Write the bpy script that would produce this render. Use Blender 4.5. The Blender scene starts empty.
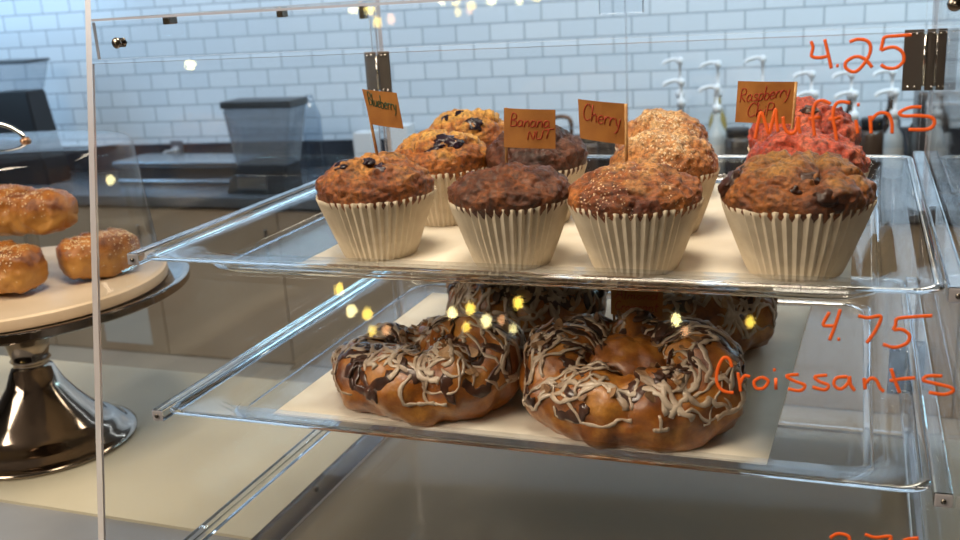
import bpy, bmesh, math, random
from mathutils import Vector, Matrix, noise
random.seed(7)
PI = math.pi
scn = bpy.context.scene
COL = scn.collection
# ------------------------------------------------------------------ camera
F = 1006.6; S = 0.165; CZ = 1.5           # focal in px, metres per unit, eye height
def _c(p): return Vector((p[0]-480, 270-p[1], -F))
Yc = _c((864, -35)).normalized()
Xc = (-_c((-2250, 155))).normalized()
Zc = Xc.cross(Yc).normalized(); Yc = Zc.cross(Xc).normalized()
RW = Matrix((Xc, Yc, Zc))                 # camera -> world
cd = bpy.data.cameras.new('camera'); cam = bpy.data.objects.new('camera', cd); COL.objects.link(cam)
cd.sensor_width = 36; cd.lens = F/960*36; cd.clip_start = 0.02
cam.matrix_world = Matrix.Translation((0, 0, CZ)) @ RW.to_4x4()
cd.dof.use_dof = True; cd.dof.focus_distance = 0.68; cd.dof.aperture_fstop = 13
scn.camera = cam
# ------------------------------------------------------------------ light, world, exposure
scn.view_settings.view_transform = 'Standard'; scn.view_settings.look = 'None'
scn.view_settings.gamma = 1; scn.view_settings.exposure = 0.0
scn.view_settings.use_curve_mapping = False
try:
    scn.cycles.transparent_max_bounces = 40; scn.cycles.max_bounces = 18
    scn.cycles.transmission_bounces = 14; scn.cycles.glossy_bounces = 6; scn.cycles.diffuse_bounces = 4
    scn.cycles.use_denoising = True
    scn.cycles.sample_clamp_indirect = 6
except Exception: pass
w = bpy.data.worlds.new('world'); scn.world = w; w.use_nodes = True
w.node_tree.nodes['Background'].inputs[0].default_value = (1.0, 0.93, 0.86, 1)
w.node_tree.nodes['Background'].inputs[1].default_value = 0.25
def area(name, loc, target, sx, sy, power, col):
    l = bpy.data.lights.new(name, 'AREA'); l.shape = 'RECTANGLE'; l.size = sx; l.size_y = sy
    l.energy = power; l.color = col
    o = bpy.data.objects.new(name, l); COL.objects.link(o); o.location = loc
    o.rotation_euler = (Vector(target)-Vector(loc)).to_track_quat('-Z', 'Y').to_euler()
    return o
area('wall_wash_light', (-0.8, 3.2, 2.88), (-0.8, 4.3, 1.2), 7.0, 0.25, 102, (0.70, 0.86, 1.0))
area('counter_light', (-0.25, 0.42, 2.55), (-0.25, 0.7, 1.3), 0.55, 0.5, 23, (1.0, 0.84, 0.64))
area('shop_light', (-1.7, -0.9, 2.8), (-0.6, 0.8, 1.2), 1.4, 1.4, 80, (1.0, 0.86, 0.68))
sl = area('strip_light', (1.15, 3.5, 2.25), (-0.6, 0.7, 1.2), 0.14, 1.7, 13, (0.42, 0.84, 1.0))
sl.rotation_euler = Matrix((Vector((-.62, 0, -.78)).cross(Vector((0, 1, 0))), (0, 1, 0), (.62, 0, .78))).transposed().to_euler()

area('left_blue_fill', (-4.6, 2.6, 1.9), (-2.4, 4.2, 1.5), 1.2, 1.0, 20, (0.40, 0.70, 1.0))  # added blue fill cooling the left of the tiled wall, no window there

area('cabinet_fill', (0.6, 2.1, 2.9), (0.6, 3.2, 0.3), 2.4, 0.4, 34, (1.0, 0.86, 0.66))  # added warm fill to brighten the beige cabinets, not a known lamp

# ------------------------------------------------------------------ projection helpers (metres)
def ray(x, y): return RW @ _c((x, y))
O = Vector((0, 0, CZ))
def onZ(x, y, z): d = ray(x, y); return O + d*((z-CZ)/d.z)
def onX(x, y, X): d = ray(x, y); return O + d*(X/d.x)
def onY(x, y, Y): d = ray(x, y); return O + d*(Y/d.y)
def U(x, y, z): return Vector((x*S, y*S, CZ+z*S))

# ------------------------------------------------------------------ materials
def mat(name, col=(.5, .5, .5), rough=.5, metal=0., **k):
    m = bpy.data.materials.new(name); m.use_nodes = True
    b = m.node_tree.nodes['Principled BSDF']
    b.inputs['Base Color'].default_value = (*col, 1); b.inputs['Roughness'].default_value = rough
    b.inputs['Metallic'].default_value = metal
    for kk, v in k.items(): b.inputs[kk.replace('_', ' ')].default_value = v
    return m
def nz(m, scale=10, c1=None, c2=None, c3=None, detail=6, bump=0, bscale=None, bdist=.001, pos=(.35, .65), rough=None, wave=None):
    """object-space noise colour ramp + bump"""
    t = m.node_tree; N = t.nodes; L = t.links; b = N['Principled BSDF']
    tc = N.new('ShaderNodeTexCoord')
    n = N.new('ShaderNodeTexNoise'); n.inputs['Scale'].default_value = scale; n.inputs['Detail'].default_value = detail
    L.new(tc.outputs['Object'], n.inputs['Vector'])
    if c1:
        r = N.new('ShaderNodeValToRGB'); e = r.color_ramp.elements
        e[0].position = pos[0]; e[1].position = pos[1]
        e[0].color = (*c1, 1); e[1].color = (*c2, 1)
        if c3:
            q = e.new((pos[0]+pos[1])/2); q.color = (*c3, 1)
        L.new(n.outputs[0], r.inputs[0]); L.new(r.outputs[0], b.inputs['Base Color'])
        m['ramp'] = r.name
    if bump:
        n2 = N.new('ShaderNodeTexNoise'); n2.inputs['Scale'].default_value = bscale or scale*4; n2.inputs['Detail'].default_value = 5
        L.new(tc.outputs['Object'], n2.inputs['Vector'])
        bp = N.new('ShaderNodeBump'); bp.inputs['Strength'].default_value = bump; bp.inputs['Distance'].default_value = bdist
        L.new(n2.outputs[0], bp.inputs['Height']); L.new(bp.outputs[0], b.inputs['Normal'])
    return m
def thin_acrylic(name, tint=(.975, .978, .98), refl=.030, rough=.02, haze=0.0, hcol=(.6, .6, .6, 1), graze=.5):
    m = bpy.data.materials.new(name); m.use_nodes = True
    t = m.node_tree; N = t.nodes; L = t.links; N.clear()
    out = N.new('ShaderNodeOutputMaterial'); mx = N.new('ShaderNodeMixShader')
    tr = N.new('ShaderNodeBsdfTransparent'); tr.inputs[0].default_value = (*tint, 1)
    gl = N.new('ShaderNodeBsdfGlossy'); gl.inputs['Roughness'].default_value = rough
    lw = N.new('ShaderNodeLayerWeight'); lw.inputs[0].default_value = .5
    pw = N.new('ShaderNodeMath'); pw.operation = 'POWER'; pw.inputs[1].default_value = 5
    ma = N.new('ShaderNodeMath'); ma.operation = 'MULTIPLY_ADD'; ma.inputs[1].default_value = graze; ma.inputs[2].default_value = refl
    L.new(lw.outputs['Facing'], pw.inputs[0]); L.new(pw.outputs[0], ma.inputs[0]); L.new(ma.outputs[0], mx.inputs[0])
    if haze:
        df = N.new('ShaderNodeBsdfDiffuse'); df.inputs[0].default_value = hcol
        m2 = N.new('ShaderNodeMixShader'); m2.inputs[0].default_value = haze
        L.new(tr.outputs[0], m2.inputs[1]); L.new(df.outputs[0], m2.inputs[2]); L.new(m2.outputs[0], mx.inputs[1])
    else: L.new(tr.outputs[0], mx.inputs[1])
    L.new(gl.outputs[0], mx.inputs[2]); L.new(mx.outputs[0], out.inputs[0])
    return m
def glass(name, col=(.97, .985, 1), rough=0.0, ior=1.49):
    m = bpy.data.materials.new(name); m.use_nodes = True
    t = m.node_tree; N = t.nodes; L = t.links; N.clear()
    out = N.new('ShaderNodeOutputMaterial'); g = N.new('ShaderNodeBsdfGlass')
    g.inputs['Color'].default_value = (*col, 1); g.inputs['Roughness'].default_value = rough; g.inputs['IOR'].default_value = ior
    L.new(g.outputs[0], out.inputs[0]); return m
def emit(name, col, st):
    m = bpy.data.materials.new(name); m.use_nodes = True
    t = m.node_tree; N = t.nodes; L = t.links; N.clear()
    out = N.new('ShaderNodeOutputMaterial'); g = N.new('ShaderNodeEmission')
    g.inputs[0].default_value = (*col, 1); g.inputs[1].default_value = st
    L.new(g.outputs[0], out.inputs[0]); return m

M_panel = thin_acrylic('clear acrylic sheet')
M_edge = mat('acrylic cut edge', (.60, .57, .60), .25, 0, Transmission_Weight=.35)
M_tray = glass('clear tray acrylic')
M_trayfloor = thin_acrylic('tray floor acrylic', (.95, .96, .97), .05)
M_base = thin_acrylic('case base acrylic', (.80, .77, .73), .03, .05, haze=.07)
M_steel = mat('polished steel', (.75, .73, .70), .12, 1)
M_darksteel = mat('dark hinge metal', (.16, .14, .13), .35, .8)
M_chrome = nz(mat('stand chrome', (.30, .25, .20), .10, 1), 6, (.24, .195, .16), (.36, .30, .25))
M_screw = mat('dark screw metal', (.25, .22, .19), .25, 1)
M_black = mat('black plastic', (.012, .012, .014), .4)
M_ink = mat('orange marker ink', (.68, .10, .010), .45, Specular_IOR_Level=.3)
M_inkred = mat('red pen ink', (.34, .022, .006), .6)
M_inkgreen = mat('dark green pen ink', (.03, .06, .02), .6)
M_card = nz(mat('kraft orange card', (.5, .25, .06), .7), 60, (.33, .12, .02), (.44, .175, .032), detail=3)
M_wood = nz(mat('cocktail stick wood', (.5, .28, .1), .6), 200, (.35, .16, .05), (.55, .32, .12))
M_paper = nz(mat('baking paper', (.80, .74, .62), .55), 30, (.74, .67, .55), (.84, .78, .66), bump=.2, bscale=25, bdist=.002)
M_liner = nz(mat('muffin liner paper', (.62, .52, .39), .6), 90, (.58, .48, .35), (.68, .58, .44), bump=.15, bscale=400, bdist=.0004)

# ------------------------------------------------------------------ mesh helpers
def finish(name, bm, mats, parent=None, smooth=True, loc=None):
    me = bpy.data.meshes.new(name); bm.normal_update(); bm.to_mesh(me); bm.free()
    if not isinstance(mats, (list, tuple)): mats = [mats]
    for m in mats: me.materials.append(m)
    if smooth:
        for p in me.polygons: p.use_smooth = True
    o = bpy.data.objects.new(name, me); COL.objects.link(o)
    if parent: o.parent = parent
    if loc is not None: o.location = loc
    return o
def sharp(o, ang=35):
    me = o.data; bm = bmesh.new(); bm.from_mesh(me)
    for e in bm.edges:
        if len(e.link_faces) == 2 and e.calc_face_angle(0) > math.radians(ang): e.smooth = False
    bm.to_mesh(me); bm.free(); return o
def tag(o, label=None, cat=None, group=None, kind=None):
    if label: o['label'] = label
    if cat: o['category'] = cat
    if group: o['group'] = group
    if kind: o['kind'] = kind
    return o
def thing(name, loc, label, cat, group=None, rz=0):
    o = bpy.data.objects.new(name, None); COL.objects.link(o); o.location = loc; o.rotation_euler = (0, 0, rz)
    o.empty_display_size = .02
    return tag(o, label, cat, group)
def box(bm, x0, x1, y0, y1, z0, z1, bev=0, mi=0, seg=2):
    r = bmesh.ops.create_cube(bm, size=1)
    vs = r['verts']
    for v in vs: v.co = Vector(((x0+x1)/2+v.co.x*(x1-x0), (y0+y1)/2+v.co.y*(y1-y0), (z0+z1)/2+v.co.z*(z1-z0)))
    fs = set(f for v in vs for f in v.link_faces)
    for f in fs: f.material_index = mi
    if bev: bmesh.ops.bevel(bm, geom=list(set(e for v in vs for e in v.link_edges)), offset=bev, segments=seg, affect='EDGES', profile=.6)
    return vs
def hexa(bm, pts, mi=0):
    """pts: 4 bottom ccw + 4 top"""
    v = [bm.verts.new(p) for p in pts]
    for q in ((3, 2, 1, 0), (4, 5, 6, 7), (0, 1, 5, 4), (1, 2, 6, 5), (2, 3, 7, 6), (3, 0, 4, 7)):
        f = bm.faces.new([v[i] for i in q]); f.material_index = mi
    return v
def lathe(bm, prof, n=48, c=(0, 0, 0), mi=0, cap0=False, cap1=False):
    c = Vector(c); rings = []
    for r, z in prof:
        if r < 1e-6: rings.append([bm.verts.new(c+Vector((0, 0, z)))])
        else: rings.append([bm.verts.new(c+Vector((r*math.cos(2*PI*i/n), r*math.sin(2*PI*i/n), z))) for i in range(n)])
    for a, b in zip(rings, rings[1:]):
        for i in range(n):
            j = (i+1) % n
            if len(a) == 1 and len(b) == 1: continue
            if len(a) == 1: f = bm.faces.new((a[0], b[j], b[i]))
            elif len(b) == 1: f = bm.faces.new((a[i], a[j], b[0]))
            else: f = bm.faces.new((a[i], a[j], b[j], b[i]))
            f.material_index = mi
    if cap0 and len(rings[0]) > 1: bm.faces.new(list(reversed(rings[0]))).material_index = mi
    if cap1 and len(rings[-1]) > 1: bm.faces.new(rings[-1]).material_index = mi
def tube(bm, pts, r, n=8, mi=0, flat=1.0, up=None, cap=True):
    """tube along pts; r number or list; flat squashes along 'up'"""
    pts = [Vector(p) for p in pts]; m = len(pts)
    if not isinstance(r, (list, tuple)): r = [r]*m
    rings = []; lst = isinstance(up, list); ref = Vector((0, 0, 1)) if (up is None or lst) else Vector(up)
    for i, p in enumerate(pts):
        t = (pts[min(i+1, m-1)]-pts[max(i-1, 0)]).normalized()
        rf = Vector(up[i]) if lst else ref
        a = t.cross(rf)
        if a.length < 1e-3: a = t.cross(Vector((1, 0, .1)))
        a.normalize(); b = a.cross(t).normalized()
        rings.append([bm.verts.new(p+a*(r[i]*math.cos(2*PI*k/n))+b*(r[i]*flat*math.sin(2*PI*k/n))) for k in range(n)])
    for A, B in zip(rings, rings[1:]):
        for k in range(n):
            j = (k+1) % n; f = bm.faces.new((A[k], B[k], B[j], A[j])); f.material_index = mi
    if cap:
        bm.faces.new(rings[0]).material_index = mi; bm.faces.new(list(reversed(rings[-1]))).material_index = mi
def smooth_path(P, sub=6):
    P = [Vector(p) for p in P]
    if len(P) < 3: return P
    Q = []
    for i in range(len(P)-1):
        a = P[max(i-1, 0)]; b = P[i]; c = P[i+1]; d = P[min(i+2, len(P)-1)]
        for k in range(sub):
            t = k/sub
            Q.append(.5*((2*b)+(c-a)*t+(2*a-5*b+4*c-d)*t*t+(3*b-a-3*c+d)*t**3))
    Q.append(P[-1]); return Q
def fbm(v, f, o=3):
    s = 0; a = 1
    for i in range(o): s += a*noise.noise(v*f); f *= 2.1; a *= .5
    return s

# ================================================================== SETTING
WY = 4.30                                 # tiled wall plane
ZF = 0.73                                 # back counter height
M_floor = nz(mat('floor', (.3, .24, .18), .5), 2, (.28, .22, .16), (.34, .27, .20))
bm = bmesh.new(); box(bm, -6, 5, -4, WY+.1, -.1, 0); tag(finish('floor', bm, M_floor, smooth=False), kind='structure')
bm = bmesh.new(); box(bm, -6, 5, -4, WY+.1, 3.0, 3.1); tag(finish('ceiling', bm, mat('ceiling paint', (.20, .19, .18), .8), smooth=False), kind='structure')
M_wallp = mat('wall paint', (.30, .27, .25), .8)
bm = bmesh.new(); box(bm, -6.1, -6, -4, WY+.1, 0, 3.0); tag(finish('wall_left', bm, M_wallp, smooth=False), kind='structure')
bm = bmesh.new(); box(bm, 5, 5.1, -4, WY+.1, 0, 3.0); tag(finish('wall_right', bm, M_wallp, smooth=False), kind='structure')
bm = bmesh.new(); box(bm, -6, 5, -4.1, -4, 0, 3.0); tag(finish('wall_front', bm, mat('dark shop wall', (.09, .075, .065), .8), smooth=False), kind='structure')
# tiles
M_tile = mat('white subway tile', (.6, .7, .8), .16)
t = M_tile.node_tree; N = t.nodes; L = t.links; b = N['Principled BSDF']
tc = N.new('ShaderNodeTexCoord'); sp = N.new('ShaderNodeSeparateXYZ'); cb = N.new('ShaderNodeCombineXYZ')
L.new(tc.outputs['Object'], sp.inputs[0]); L.new(sp.outputs[0], cb.inputs[0]); L.new(sp.outputs[2], cb.inputs[1])
mp = N.new('ShaderNodeMapping'); L.new(cb.outputs[0], mp.inputs[0])
TP = 0.154
br = N.new('ShaderNodeTexBrick'); L.new(mp.outputs[0], br.inputs[0])
br.inputs['Scale'].default_value = 1; br.inputs['Brick Width'].default_value = TP; br.inputs['Row Height'].default_value = TP/2
br.inputs['Mortar Size'].default_value = .0035; br.inputs['Mortar Smooth'].default_value = .2; br.inputs['Bias'].default_value = 0
br.inputs['Color1'].default_value = (.60, .70, .80, 1); br.inputs['Color2'].default_value = (.66, .75, .84, 1); br.inputs['Mortar'].default_value = (.33, .40, .48, 1)
L.new(br.outputs[0], b.inputs['Base Color'])
bp = N.new('ShaderNodeBump'); bp.inputs['Strength'].default_value = .5; bp.inputs['Distance'].default_value = .002; bp.invert = True
L.new(br.outputs['Fac'], bp.inputs['Height']); L.new(bp.outputs[0], b.inputs['Normal'])
TILE_MAP = mp
_a = onY(596, 21+17*2, WY)
WROT = math.radians(6)
mp.inputs['Location'].default_value = (0, -_a.z, 0)
def wally(x): return WY+(x-_a.x)*math.tan(WROT)
zt = onY(270, 136, WY).z                  # lower edge of the tiles
bm = bmesh.new(); box(bm, -5.6-_a.x, 5.4-_a.x, 0, .1, 0, 3.4, mi=0); wb = tag(finish('wall_back', bm, M_tile, smooth=False, loc=(_a.x, WY, 0)), kind='structure'); wb.rotation_euler.z = WROT
M_splash = nz(mat('dark backsplash', (.03, .035, .045), .35), 5, (.018, .022, .03), (.05, .055, .07))
bm = bmesh.new(); box(bm, -5-_a.x, 5-_a.x, -.02, 0, ZF, zt, .003); tb = tag(finish('trim_1', bm, M_splash, smooth=False, loc=(_a.x, WY, 0)), kind='structure'); tb.rotation_euler.z = WROT

# ---- back counter with cabinets
YB = 3.48
M_topgrey = nz(mat('grey counter top', (.08, .09, .10), .25), 3, (.05, .06, .07), (.11, .12, .14))
M_beige = nz(mat('beige laminate', (.36, .28, .20), .5), 1.5, (.33, .255, .175), (.40, .315, .225))
bc = thing('back_counter', (-.8, YB, 0), 'long beige fronted work counter with grey top along the tiled wall', 'counter')
def P(name, bm, m, par, smooth=False):    # part given in world coordinates
    bmesh.ops.translate(bm, verts=bm.verts, vec=-par.location)
    return finish(name, bm, m, par, smooth)
bm = bmesh.new(); v_ = box(bm, -5.9, 4.9, YB-.03, WY-.03, ZF-.04, ZF)
for v in v_:
    if v.co.y > 4: v.co.y = wally(v.co.x)-.025
bmesh.ops.bevel(bm, geom=list(bm.edges), offset=.004, segments=2, affect='EDGES'); P('worktop', bm, M_topgrey, bc)
bm = bmesh.new(); box(bm, -5.9, 4.9, YB+.03, 3.7, 0, ZF-.04); P('carcass', bm, mat('carcass grey', (.05, .05, .05), .7), bc)
xs = [-5.9, -5.0, -4.1]
xseam = [onY(166, 330, YB).x, onY(290, 330, YB).x]
wd = xseam[1]-xseam[0]
x = xseam[0]-4*wd
while x < 4.8:
    bm = bmesh.new(); box(bm, x+.003, x+wd-.003, YB, YB+.028, .004, ZF-.06, .002); d = P('cabinet_door', bm, M_beige, bc)
    bm = bmesh.new(); box(bm, x+wd-.06, x+wd-.045, YB-.02, YB-.012, .45, .60, .003)
    for zz in (.46, .58): box(bm, x+wd-.056, x+wd-.049, YB-.013, YB+.002, zz, zz+.01)
    bmesh.ops.translate(bm, verts=bm.verts, vec=-bc.location); finish('door_handle', bm, M_steel, d)
    x += wd

# ================================================================== FRONT COUNTER
ZC = CZ-2.77*S
fc = thing('front_counter', (-.5, .65, 0), 'grey service counter under the cake stand and display case', 'counter')
M_ctop = nz(mat('grey counter laminate', (.22, .23, .25), .35), 4, (.17, .18, .20), (.27, .28, .30), bump=.05)
bm = bmesh.new(); box(bm, -2.6, 1.6, .34, 6.13*S, ZC-.045, ZC-.003, .004); P('worktop', bm, M_ctop, fc)
bm = bmesh.new(); box(bm, -2.55, 1.55, .40, 6.0*S, 0, ZC-.045); P('carcass', bm, mat('front counter panel', (.16, .12, .09), .6), fc)
M_cream = nz(mat('cream board', (.5, .45, .33), .5), 5, (.42, .38, .28), (.51, .47, .36), bump=.05)
p0 = onZ(0, 501, ZC); p1 = onZ(240, 534, ZC)
bm = bmesh.new(); box(bm, -2.6, 1.6, (p0.y+p1.y)/2, 6.12*S, ZC-.003, ZC, 0)
o = finish('cream_board', bm, M_cream, smooth=False); tag(o, 'cream coloured board covering the rear of the grey counter', 'board')

# ================================================================== DISPLAY CASE
XL, XR = -2.87*S, .35*S
YT, YBm = 3.335*S, 2.80*S                # front plane at top / at bottom
ZT, ZB = CZ-.03*S, CZ-2.72*S
YK = 5.98*S; ZS = CZ+.12*S
TH = .024*S*1.0
def yf(z): return YT+(ZT-z)/(ZT-(CZ-2.72*S))*(YBm-YT)
case = thing('display_case', ((XL+XR)/2, .75, ZC), 'clear acrylic bakery case with sloping front and orange marker prices', 'display case')
def sidep(x, sgn):
    bm = bmesh.new(); a = .028*S
    x0, x1 = (x-a, x) if sgn < 0 else (x, x+a)
    hexa(bm, [(x0, yf(ZB)-.0, ZB), (x1, yf(ZB), ZB), (x1, YK, ZB), (x0, YK, ZB), (x0, yf(ZS), ZS), (x1, yf(ZS), ZS), (x1, YK, ZS), (x0, YK, ZS)])
    bm.normal_update()
    for f in bm.faces: f.material_index = 0 if abs(f.normal.x) > .9 else 1
    return P('side_panel', bm, [M_panel, M_edge], case)
sidep(XL, -1); sidep(XR, 1)
# front panel
bm = bmesh.new(); g = .012*S
n_f = Vector((0, -(ZT-ZB), YT-YBm)).normalized()
def fp(x, z, d): return Vector((x, yf(z), z))+n_f*d
zt2, zb2 = CZ-.20*S, ZB+.01
hexa(bm, [fp(XL+.002, zb2, .002), fp(XR-.002, zb2, .002), fp(XR-.002, zb2, 0), fp(XL+.002, zb2, 0),
          fp(XL+.002, zt2, .002), fp(XR-.002, zt2, .002), fp(XR-.002, zt2, 0), fp(XL+.002, zt2, 0)])
bm.normal_update()
for f in bm.faces: f.material_index = 0 if abs(f.normal.dot(n_f)) > .9 else 1
front = P('front_panel', bm, [M_panel, M_edge], case)
def onF(px, py):
    d = ray(px, py); p = fp(0, ZT, .0022); s = (p-O).dot(n_f)/d.dot(n_f); return O+d*s
def writing(name, strokes, r=.00085, ox=0, oy=0, sc=1, label=None):
    bm = bmesh.new()
    for st in strokes:
        pts = smooth_path([onF(ox+x/sc, oy+y/sc) for x, y in st])
        if len(st) == 1:
            c = onF(ox+st[0][0]/sc, oy+st[0][1]/sc); pts = [c+Vector((-.0007, 0, 0)), c+Vector((.0007, 0, 0))]
        tube(bm, pts, r, 8, flat=.2, up=n_f)
    bmesh.ops.translate(bm, verts=bm.verts, vec=-case.location)
    o = finish(name, bm, M_ink, front); 
    if label: o['label'] = label
    return o
writing('price_writing', [[(295, 88), (303, 115), (298, 150), (330, 157), (362, 150)], [(352, 80), (365, 135), (380, 202)], [(405, 190)],
  [(455, 92), (490, 80), (530, 88), (543, 115), (535, 150), (505, 195), (475, 216), (443, 203), (438, 180), (460, 160), (490, 152), (522, 165), (550, 198)],
  [(714, 62), (650, 66), (602, 72), (592, 98), (585, 128)], [(586, 128), (610, 117), (645, 114), (675, 135), (680, 170), (650, 198), (612, 200), (585, 186)]], ox=740, oy=20, sc=4.155, label='orange handwritten 4.25')
writing('lettering', [[(62, 495), (72, 440), (88, 385), (105, 430), (120, 470), (135, 420), (148, 372), (152, 420), (158, 465)],
  [(178, 402), (186, 450), (208, 472), (232, 460), (240, 420), (242, 402)], [(242, 402), (244, 440), (250, 472)],
  [(378, 350), (345, 335), (315, 345), (303, 385), (305, 440), (310, 482)], [(284, 410), (335, 405)],
  [(458, 345), (420, 340), (395, 355), (386, 400), (394, 450), (402, 502)], [(368, 412), (420, 406)],
  [(492, 352)], [(481, 415), (485, 440), (489, 472)],
  [(545, 472), (543, 430), (540, 398)], [(541, 420), (575, 388), (612, 390), (630, 422), (632, 472)],
  [(755, 362), (710, 363), (664, 384), (680, 399), (740, 398), (795, 405), (808, 430), (780, 454), (700, 455)]], ox=740, oy=20, sc=4.155, label='orange handwritten Muffins')
writing('price_writing', [[(478, 82), (455, 127), (480, 133), (503, 131)], [(518, 72), (500, 130), (478, 186)], [(512, 182)],
  [(585, 95), (620, 103), (668, 98), (648, 150), (615, 196)],
  [(858, 95), (790, 99), (730, 106), (722, 128), (714, 148)], [(714, 148), (745, 146), (772, 165), (765, 195), (720, 212), (675, 200)]], ox=700, oy=290, sc=3.692, label='orange handwritten 4.75')
writing('lettering', [[(118, 286), (108, 256), (86, 252), (66, 290), (62, 340), (85, 372), (125, 380)],
  [(140, 305), (146, 340), (150, 375)], [(149, 345), (163, 318), (185, 320)],
  [(225, 322), (200, 338), (207, 362), (235, 362), (252, 335), (226, 321)], [(280, 325), (280, 368)], [(275, 295)],
  [(365, 312), (320, 317), (345, 335), (387, 352), (370, 372), (325, 365)],
  [(470, 315), (425, 320), (440, 338), (474, 352), (460, 369), (415, 358)],
  [(545, 320), (505, 325), (495, 350), (520, 366), (548, 342), (552, 320), (556, 350), (572, 372)],
  [(605, 325), (608, 345), (610, 367)], [(608, 348), (632, 326), (652, 335), (665, 362), (680, 375)],
  [(705, 290), (720, 335), (738, 380)], [(700, 335), (750, 328), (795, 325)],
  [(895, 318), (840, 318), (826, 334), (870, 346), (925, 360), (933, 375), (900, 386), (845, 378)]], ox=700, oy=290, sc=3.692, label='orange handwritten Croissants')
writing('price_writing', [[(440, 532), (472, 515), (512, 524), (516, 550), (490, 580), (440, 600), (520, 604)], [(545, 602)],
  [(580, 517), (622, 530), (684, 527), (660, 570), (640, 610)],
  [(795, 532), (740, 540), (728, 570)], [(728, 570), (770, 566), (790, 590), (760, 612), (715, 606)]], ox=720, oy=405, sc=4, label='orange handwritten 2.75')
# header strip, top, base
def slab(name, x0, x1, y0, y1, z0, z1, ax, mats=None, par=None):
    bm = bmesh.new(); box(bm, x0, x1, y0, y1, z0, z1); bm.normal_update()
    for f in bm.faces: f.material_index = 0 if abs(f.normal[ax]) > .9 else 1
    return P(name, bm, mats or [M_panel, M_edge], par or case)
slab('header_strip', XL, XR, YT+.0005, YT+.0035, CZ-.185*S, CZ-.04*S, 1)
slab('top_panel', XL+.0002, XR-.0002, YT, YK+.003, ZT-.001, ZT+.0005, 2)
slab('base_panel', XL, XR, yf(ZB)+.002, YK-.002, ZB, ZB+.003, 2, [M_base, M_edge])
slab('base_flange', XL+.0005, XL+.16*S, yf(ZB)+.01, YK-.004, ZB+.0035, ZB+.0065, 2, [thin_acrylic('flange', (.72, .70, .70), .05), M_edge])
# shelf rails (refracting bars) with a screw in the front end
for z in (-1.012, -1.725, -2.41):
    for sx, xx in ((1, XL), (-1, XR)):
        bm = bmesh.new(); x0, x1 = (xx+.0005, xx+.062*S) if sx > 0 else (xx-.062*S, xx-.0005)
        box(bm, x0, x1, 3.32*S, 5.90*S, CZ+(z-.026)*S, CZ+(z+.026)*S, .0012)
        bm.normal_update()
        for f in bm.faces: f.material_index = 1 if f.normal.y < -.9 else 0
        rl = P('shelf_rail', bm, [M_tray, M_edge], case)
        bm = bmesh.new(); q = Vector(((x0+x1)/2, 3.32*S-.0012, CZ+z*S)); tube(bm, [q, q+Vector((0, .0010, 0))], .0015, 12)
        bmesh.ops.translate(bm, verts=bm.verts, vec=-case.location); finish('rail_screw', bm, M_screw, rl)
def screw(p, d, r=.0036, l=.006):
    d = Vector(d).normalized(); bm = bmesh.new()
    tube(bm, [p, p+d*.0008, p+d*.002], [r*1.0, r, r*.75], 16)
    tube(bm, [p-d*l, p], r*.5, 12)
    tube(bm, [p-d*l, p-d*(l-.0015)], r*.95, 6)
    tube(bm, [p+d*.0019, p+d*.0021], r*.35, 6)
    return P('screw', bm, M_screw, case, True)
screw(onY(117, 43, YT-.0002), (0, -1, 0)); screw(onY(955, 4, YT-.0002), (0, -1, 0))
for px, py in ((165, 10), (279, 14), (361, 16)):
    p = onX(px, py, XL); p.z = min(p.z, ZT-.004)
    bm = bmesh.new(); box(bm, p.x+.0002, p.x+.006, p.y-.005, p.y+.005, p.z-.0028, ZT-.0002, .0008); P('corner_clip', bm, M_screw, case)
screw(onZ(316, 488, ZB+.0072), (0, 0, 1), .0028, .003)
# back doors with hinges
xm = onY(627, 60, YK).x; XHL = onY(380, 72, YK).x; XHR = onY(924, 60, YK).x
for x0, x1 in ((XHL+.0004, xm-.0006), (xm+.0006, XHR-.0004)):
    slab('back_door', x0, x1, YK-.003, YK, ZB+.006, ZT-.002, 1)
slab('back_stile', min(XL, XHL-.006), XHL-.0002, YK-.003, YK, ZB+.006, ZT-.002, 1); slab('back_stile', XHR+.0002, max(XR, XHR+.006), YK-.003, YK, ZB+.006, ZT-.002, 1)
def hinge(px0, px1, py0, py1, xh):
    a = onY(px0, py0, YK-.0045); b_ = onY(px1, py1, YK-.0045)
    z1, z0 = a.z, b_.z; hw = (b_.x-a.x)/2
    bm = bmesh.new()
    box(bm, xh-hw, xh-.0012, YK-.0055, YK-.0032, z0, z1, .0004); box(bm, xh+.0012, xh+hw, YK-.0055, YK-.0032, z0, z1, .0004)
    h = P('hinge', bm, M_darksteel, case)
    bm = bmesh.new(); tube(bm, [(xh, YK-.0065, z0+.004), (xh, YK-.0065, z1-.004)], .0014, 10)
    for zz in (z0+.0035, z1-.0035):
        for dx in (-.72, -.4, .4, .72): 
            lp = Vector((xh+dx*hw, YK-.0058, zz)); tube(bm, [lp, lp+Vector((0, -.0012, 0))], .0012, 8)
    bmesh.ops.translate(bm, verts=bm.verts, vec=-case.location); finish('hinge_pin', bm, M_steel, h)
hinge(366, 394, 52, 93, XHL); hinge(904, 943, 30, 90, XHR); hinge(889, 922, 345, 396, XHR)
a = onY(600, 0, YK-.004); b_ = onY(644, 12, YK-.004)
bm = bmesh.new(); box(bm, a.x, b_.x, YK-.010, YK-.0032, b_.z, ZT-.003, .001); P('door_handle', bm, M_tray, case)
# upright acrylic strips at the back right
for xa, xb in ((868, 872.5), (884, 888)):
    x0 = onY(xa, 330, YK-.012).x; x1 = onY(xb, 330, YK-.012).x
    bm = bmesh.new(); box(bm, x0, x1, YK-.013, YK-.010, CZ-2.45*S, CZ-1.15*S, .0005); P('upright_strip', bm, M_tray, case)

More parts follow.
